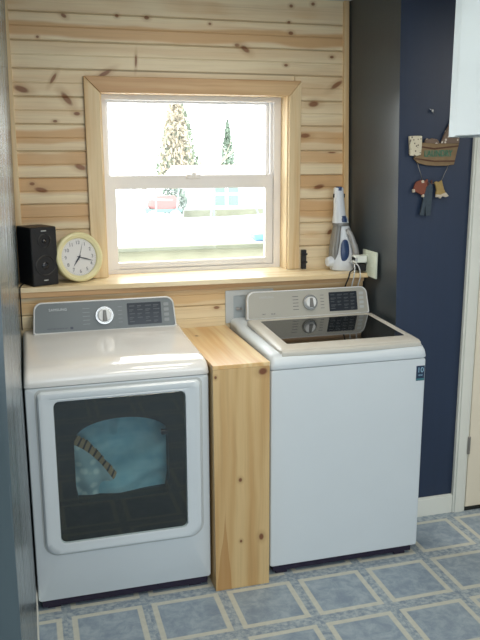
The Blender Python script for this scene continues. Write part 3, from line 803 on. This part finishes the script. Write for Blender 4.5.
# ------------------------------------------------------------------ laundry sign on the navy wall
SY = -.491
sg = thing('laundry_sign', 'brown wooden basket-shaped laundry sign with tiny hanging clothes on the navy wall', 'sign', (1.79,SY,1.70))
so = (1.79,SY,1.70)
def S(n, pts, y0, y1, m, parent=None, bevel=.002, **k):
    bm = bmesh.new(); poly_y(bm, pts, y1, y0); return obj(n, bm, M[m], parent or sg, org=so, bevel=bevel, **k)
bd = S('basket_board', [(1.703,1.6845),(1.75,1.6745),(1.795,1.6716),(1.84,1.672),(1.881,1.6765),(1.9001,1.7694),(1.82,1.768),(1.7133,1.7718),(1.684,1.703)], SY-.001, SY-.012, 'burlap')
def strip(pts, w): return [(x, z+w) for x, z in pts] + [(x, z-w) for x, z in reversed(pts)]
S('band', strip([(1.711,1.754),(1.7784,1.7453),(1.8978,1.7571)], .003), SY-.012, SY-.0135, 'burlapdark', bd, bevel=0)
S('band', strip([(1.687,1.704),(1.7815,1.692),(1.8834,1.6926)], .003), SY-.012, SY-.0135, 'burlapdark', bd, bevel=0)
S('lettering_patch', [(1.735,1.709),(1.862,1.711),(1.862,1.741),(1.735,1.739)], SY-.012, SY-.0128, 'signpatch', bd, bevel=0)
tx = text('lettering', 'LAUNDRY', .038, M['greentext'], bd, (1.799-so[0], -.0145, 1.7245-so[2]), rot=(R(90),R(-1),0), sx=.80, ext=.0006)
S('draped_cloth', [(1.655,1.7978),(1.685,1.800),(1.7148,1.7991),(1.716,1.76),(1.7131,1.7189),(1.69,1.714),(1.662,1.7164),(1.659,1.76)], SY-.004, SY-.018, 'dotcream')
S('piled_clothes', [(1.7341,1.770),(1.735,1.781),(1.7424,1.7902),(1.755,1.785),(1.766,1.790),(1.776,1.7877),(1.790,1.786),(1.801,1.7772),(1.802,1.766)], SY-.002, SY-.014, 'dotbrown')
S('peaked_cloth', [(1.8103,1.768),(1.8293,1.8143),(1.8578,1.8672),(1.872,1.885),(1.885,1.872),(1.8989,1.83),(1.8997,1.768)], SY-.002, SY-.015, 'dotbrown')
bm = bmesh.new(); tube(bm, [(1.7033,SY-.008,1.684),(1.7309,SY-.010,1.610)], .0012, 6); obj('hanging_wire', bm, M['brass'], sg, org=so)
bm = bmesh.new(); tube(bm, [(1.8565,SY-.008,1.676),(1.823,SY-.010,1.606)], .0012, 6); obj('hanging_wire', bm, M['brass'], sg, org=so)
bm = bmesh.new(); tube(bm, spline([(1.7309,SY-.010,1.610),(1.755,SY-.012,1.600),(1.79,SY-.012,1.597),(1.823,SY-.010,1.606)],6), .0012, 6); obj('clothes_line', bm, M['brass'], sg, org=so)
sh = S('tiny_shirt', [(1.724,1.613),(1.700,1.605),(1.692,1.592),(1.686,1.566),(1.700,1.560),(1.718,1.552),(1.735,1.543),(1.745,1.560),(1.748,1.580),(1.760,1.596),(1.752,1.6165),(1.738,1.606)], SY-.006, SY-.016, 'rust'); sh['label'] = 'rust red shirt'
S('cuff', [(1.682,1.572),(1.692,1.574),(1.694,1.560),(1.684,1.558)], SY-.005, SY-.018, 'cream', sh)
S('cuff', [(1.728,1.548),(1.738,1.551),(1.741,1.539),(1.730,1.537)], SY-.005, SY-.018, 'cream', sh)
S('collar', [(1.722,1.610),(1.735,1.612),(1.736,1.600),(1.724,1.598)], SY-.005, SY-.018, 'cream', sh)
jn = S('tiny_overalls', [(1.7481,1.580),(1.756,1.590),(1.766,1.598),(1.7765,1.590),(1.7792,1.5735),(1.777,1.52),(1.7736,1.456),(1.7519,1.4565),(1.7465,1.4978),(1.7426,1.4567),(1.7209,1.460),(1.730,1.50),(1.7355,1.5307)], SY-.010, SY-.019, 'denim'); jn['label'] = 'dark denim overalls'
S('strap', [(1.752,1.588),(1.759,1.590),(1.756,1.607),(1.750,1.606)], SY-.009, SY-.018, 'denim2', jn); S('strap', [(1.770,1.592),(1.777,1.590),(1.776,1.612),(1.770,1.611)], SY-.009, SY-.018, 'denim2', jn)
ds = S('tiny_dress', [(1.787,1.600),(1.797,1.606),(1.809,1.602),(1.8233,1.610),(1.830,1.590),(1.836,1.572),(1.8452,1.556),(1.82,1.546),(1.797,1.548),(1.800,1.568),(1.795,1.585)], SY-.006, SY-.016, 'yellowcloth'); ds['label'] = 'mustard yellow dress'
S('ruffle', [(1.797,1.549),(1.82,1.547),(1.8452,1.557),(1.861,1.541),(1.845,1.535),(1.830,1.541),(1.819,1.530),(1.808,1.537),(1.797,1.536)], SY-.007, SY-.018, 'cream', ds)
nl = thing('wall_nail', 'small bright nail hook in the navy wall above the laundry sign', 'hook', (1.762,SY,1.905))
bm = bmesh.new(); tube(bm, [(0,.002,0),(0,-.012,0)], .0022, 8); tube(bm, [(0,-.010,0),(0,-.013,0)], .0055, 12); obj('nail', bm, M['chrome'], nl)
bm = bmesh.new(); tube(bm, [(-.008,-.004,.008),(.0,-.006,.0),(.010,-.004,-.010)], .002, 6); obj('hook', bm, M['chrome'], nl)

# ------------------------------------------------------------------ outside
GZ = .30
bm = bmesh.new(); g = {}
for i in range(41):
    for j in range(41):
        x = -20+50*i/40; y = .26+40*(j/40)**1.6
        g[i,j] = bm.verts.new((x, y, GZ + (.05*math.sin(x*.9+y*.5) + .03*math.sin(y*1.3))*min(1, y/6)))
for i in range(40):
    for j in range(40): bm.faces.new((g[i,j], g[i+1,j], g[i+1,j+1], g[i,j+1]))
struct('ground', bm, M['snow'])
M['green1'] = plain('far_evergreen', (.25,.30,.21), .9, var=.12, nscale=4.)
M['green2'] = plain('far_conifer', (.19,.25,.19), .9, var=.12, nscale=4.)
M['orange'] = plain('browned_needles', (.40,.345,.25), .9, var=.1, nscale=4.)
M['bark'] = plain('pale_bark', (.33,.32,.24), .9, var=.2)
M['branch'] = plain('thin_branch', (.34,.33,.26), .9, var=.2)
M['roofp'] = plain('snowy_red_roof', (.30,.235,.21), .9, var=.1)
M['sidingp'] = plain('white_siding', (.36,.37,.36), .8, var=.05)
M['paneg'] = plain('far_green_pane', (.12,.18,.15), .4, var=.1)
M['olive'] = plain('weathered_rail', (.17,.175,.12), .8, var=.2)
M['railwood'] = plain('pale_rail_wood', (.30,.29,.20), .8, var=.15)
M['pole'] = plain('blue_grey_pole', (.17,.20,.20), .6, var=.1)
M['sled'] = plain('blue_plastic', (.09,.20,.32), .5)
M['redfar'] = plain('faded_red', (.27,.10,.09), .7)
M['tealfar'] = plain('faded_teal', (.11,.19,.18), .7)
M['hedge'] = plain('dark_bush', (.15,.19,.15), .9, var=.2, nscale=12.)

def foliage(bm, cx, cy, z0, h, r, n, size, shape=lambda t: (1-t), seed=1):
    rnd = random.Random(seed)
    for _ in range(n):
        t_ = rnd.random()**1.15; z = z0 + h*t_; rr = r*shape(t_)*math.sqrt(rnd.random())*1.05; a = rnd.random()*6.283
        c = Vector((cx+rr*math.cos(a), cy+rr*math.sin(a), z)); s_ = size*(.5+rnd.random())
        q = Euler((rnd.random()*1.2-.2, rnd.random()*3, rnd.random()*6.28)).to_matrix()
        vs = [bm.verts.new(c + q @ Vector(v)*s_) for v in ((-1,-.35,0),(1,-.25,-.1),(1.1,.3,-.1),(-.9,.4,.1))]
        bm.faces.new(vs)
    return bm
def tree(name, label, x, y, h, r, n, size, mat, trunk_r, z0=.15, shape=lambda t: (1-t)**.8, extra=None, seed=1):
    tr = thing(name, label, 'tree', (x,y,GZ))
    bm = bmesh.new(); tube(bm, [(0,0,-.05),(0,0,h*.95)], [trunk_r, trunk_r*.2], 8); obj('trunk', bm, M['bark'], tr)
    bm = bmesh.new(); foliage(bm, 0,0, h*z0, h*(1-z0), r, n, size, shape, seed); o = obj('foliage', bm, M[mat], tr, smooth=False)
    if extra:
        bm = bmesh.new(); foliage(bm, -.18*r,-.5*r, h*z0*1.1, h*(.72), r*.75, n//2, size, lambda t: (1-t)**.6, seed+5); o2 = obj('browned_foliage', bm, M[extra], tr, smooth=False)
    return tr
tree('evergreen_tree', 'tall evergreen with browned needles seen through the window left of centre', 4.42, 18.5, 3.35, .72, 4200, .055, 'green1', .16, z0=.22, extra='orange', seed=3)
bs = thing('dark_bush', 'dark rounded bush at the foot of the tall evergreen outside', 'bush', (3.45,14.3,GZ))
bm = bmesh.new(); foliage(bm, 0,0,0,.72,.28,1200,.035, lambda t: .6+.5*math.sin(3*t), 9); obj('foliage', bm, M['hedge'], bs, smooth=False)
bm = bmesh.new(); tube(bm, [(0,0,-.05),(0,0,.4)], .04, 6); obj('stem', bm, M['bark'], bs)
tree('conifer_tree', 'small pointed conifer rising behind the roof of the white house outside', 5.95, 18.6, 2.46, .38, 2200, .04, 'green2', .08, z0=.1, seed=5)
def bare(name, label, x, y, h, lean, seed, r=.05, nb=9):
    rnd = random.Random(seed); tr = thing(name, label, 'tree', (x,y,GZ))
    bm = bmesh.new(); path = [Vector((lean*k*k*h*.04+rnd.uniform(-.03,.03), 0, -.05+h*k/6)) for k in range(7)]
    tube(bm, path, [r*(1-.12*k) for k in range(7)], 8); obj('trunk', bm, M['bark'], tr)
    for i in range(nb):
        bm = bmesh.new(); k = rnd.uniform(1.6, 5.6); a = path[int(k)].lerp(path[int(k)+1], k-int(k)); sgn = rnd.choice((-1,1)); L = h*rnd.uniform(.12,.25)
        b = a + Vector((sgn*L*.5, rnd.uniform(-.2,.2), L)); c = b + Vector((sgn*L*.15, 0, L*.6))
        tube(bm, [a,(a+b)/2+Vector((sgn*.03,0,-.02)),b,c], [r*.4,r*.32,r*.22,r*.08], 5); obj('branch', bm, M['branch'], tr)
    return tr
bare('bare_tree', 'slim bare tree standing by itself near the left edge of the window view', 2.72, 14.2, 3.4, .05, 2, .06, 4)
bare('bare_tree', 'bare forked tree just right of the tall evergreen outside', 4.62, 17.5, 3.6, .35, 4, .045, 9)
bare('bare_tree', 'leaning bare tree between the evergreen and the small conifer outside', 4.95, 17.8, 3.7, .9, 6, .045, 10)
# neighbour house
hx0, hx1, hy = 3.78, 7.2, 14.6
hs_ = thing('neighbour_house', 'low white house with faded red roof across the snowy yard outside', 'house', (5.2,hy,GZ)); ho = (5.2,hy,GZ)
obj('walls', B(hx0,hx1,hy,hy+1.7,GZ-.1,1.26), M['sidingp'], hs_, org=ho, smooth=False)
bm = bmesh.new(); skin(bm, [[(x,hy-.18,1.22),(x,hy-.18,1.27),(x,hy+.85,1.50),(x,hy+1.9,1.27),(x,hy+1.9,1.22)] for x in (hx0-.12,hx1+.12)]); obj('roof', bm, M['roofp'], hs_, org=ho, smooth=False)
for a, b in ((4.52,4.80),(4.88,5.14)):
    wn = obj('window', B(a-.02,b+.02,hy-.03,hy-.001,.50,1.12), M['snow'], hs_, org=ho, smooth=False)
    obj('pane', B(a,b,hy-.04,hy-.03,.52,.78, a,b,hy-.04,hy-.03,.83,1.10), M['paneg'], wn, org=ho, smooth=False)
obj('foundation', B(hx0-.02,hx1+.02,hy-.05,hy-.0,GZ-.1,GZ+.12), M['olive'], hs_, org=ho, smooth=False)
# swing sets / poles
def poles(name, label, cat, segs, r=.022, group=None):
    t_ = thing(name, label, cat, segs[0][0], group=group); o_ = Vector(segs[0][0])
    for a, b in segs:
        bm = bmesh.new(); tube(bm, [Vector(a)-o_, Vector(b)-o_], r, 8); obj('pole', bm, M['pole'], t_)
    return t_
poles('garden_frame', 'thin metal garden frame at the left of the snowy yard outside', 'frame', [((1.95,9.2,GZ),(1.78,9.2,1.25)),((2.05,9.6,GZ),(1.84,9.4,1.25)),((2.24,9.6,GZ),(2.25,9.6,1.22)),((1.70,9.4,1.02),(2.50,9.4,.98)),((2.55,9.6,GZ),(2.66,9.6,1.2))], .014)
poles('swing_set', 'metal swing frame in front of the white house outside', 'swing set', [((3.05,9.0,GZ),(3.12,9.0,1.15)),((3.21,9.3,.55),(3.23,9.3,1.6)),((4.12,9.2,.40),(3.88,9.2,1.0)),((4.18,9.4,GZ+.02),(4.10,9.4,1.6))], .016)
sd = thing('blue_sled', 'bright blue plastic sled lying on the snow outside', 'sled', (3.92,8.6,GZ+.04))
bm = bmesh.new(); skin(bm, [[(-.20+k*.0,-.16,0),(.18,-.16,0),(.24,.0,.05),(.18,.16,0),(-.20,.16,0)], [(-.24,-.19,.05),(.20,-.19,.05),(.30,0,.12),(.20,.19,.05),(-.24,.19,.05)]] if False else [[(-.20,-.14,0),(.16,-.14,0),(.24,0,.03),(.16,.14,0),(-.20,.14,0)],[(-.24,-.18,.10),(.18,-.18,.10),(.32,0,.16),(.18,.18,.10),(-.24,.18,.10)]])
obj('hull', bm, M['sled'], sd, smooth=False)
bm = bmesh.new(); tube(bm, spline([(.28,-.05,.12),(.40,-.02,.03),(.30,.12,.02)],5), .008, 6); obj('tow_rope', bm, M['pole'], sd)
tc = thing('play_car', 'faded red and teal play car far across the snowy yard outside', 'toy', (3.0,13.2,GZ))
obj('body', loft([(.28,0,0,.30,.2),(.34,0,0,.36,.22),(.46,.02,0,.34,.2),(.56,.06,0,.2,.16)], 20, 3.), M['redfar'], tc)
obj('base', B(-.42,.40,-.2,.2,.20,.28), M['tealfar'], tc, bevel=.02)
for xx in (-.26,.24):
    bm = bmesh.new(); tube(bm, [(xx,-.24,.12),(xx,.24,.12)], .13, 16); obj('wheel', bm, M['curtainw'], tc)
# deck railing right outside
rl = thing('deck_railing', 'low pale wooden deck railing close outside the window across the bottom of the view', 'railing', (1.2,2.0,GZ)); ro = (1.2,2.0,GZ)
obj('top_rail', B(-2.5,5.5,1.95,2.09,1.035,1.065), M['olive'], rl, org=ro, bevel=.004)
obj('boards', B(*sum([[ -2.5+.16*i, -2.5+.16*i+.160, 1.99,2.01, GZ,1.035] for i in range(50)], [])), M['railwood'], rl, org=ro, smooth=False)

# ------------------------------------------------------------------ light
w = bpy.data.worlds.new('overcast_sky'); bpy.context.scene.world = w; w.use_nodes = True
bg = w.node_tree.nodes['Background']; bg.inputs[0].default_value = (.95,.98,1.,1); bg.inputs[1].default_value = 7.0
def area(name, loc, rot, sx, sy, e, col):
    l = bpy.data.lights.new(name, 'AREA'); l.shape = 'RECTANGLE'; l.size = sx; l.size_y = sy; l.energy = e; l.color = col
    o = bpy.data.objects.new(name, l); link(o); o.location = loc; o.rotation_euler = rot; return o
area('room_daylight', (.5,-5.3,1.5), (R(90),0,0), 3.6, 1.8, 64, (.80,.91,1.0))
area('overhead_fill', (.9,-2.9,2.38), (0,0,0), .7, .7, 20, (1.0,.92,.80))  # added interior fill, not a known fixture
area('overhead_fill_near', (.85,-1.25,2.40), (0,0,0), .5, .5, 13, (1.0,.92,.80))  # added warm fill to brighten the machine tops and pine

area('hall_fill', (2.9,-1.9,2.38), (0,0,0), .5, .5, 22, (1.0,.95,.88))  # added fill that lifts the shaded door and its casing

# ------------------------------------------------------------------ camera
cam = bpy.data.cameras.new('camera'); co_ = bpy.data.objects.new('camera', cam); link(co_)
cam.sensor_fit = 'HORIZONTAL'; cam.sensor_width = 36; cam.lens = 747.85/480*36; cam.clip_start = .01; cam.clip_end = 200
yw_, pt, rl_ = R(15.8307), R(-12.3625), R(-.1934)
fw = Vector((math.sin(yw_)*math.cos(pt), math.cos(yw_)*math.cos(pt), math.sin(pt)))
rt = Vector((math.cos(yw_), -math.sin(yw_), 0)); up = rt.cross(fw)
rt, up = rt*math.cos(rl_)+up*math.sin(rl_), up*math.cos(rl_)-rt*math.sin(rl_)
mt = Matrix((rt, up, -fw)).transposed().to_4x4(); mt.translation = (.0518,-3.4849,1.7169)
co_.matrix_world = mt
sc = bpy.context.scene; sc.camera = co_
sc.view_settings.view_transform = 'Standard'; sc.view_settings.look = 'None'; sc.view_settings.exposure = 0; sc.view_settings.gamma = 1
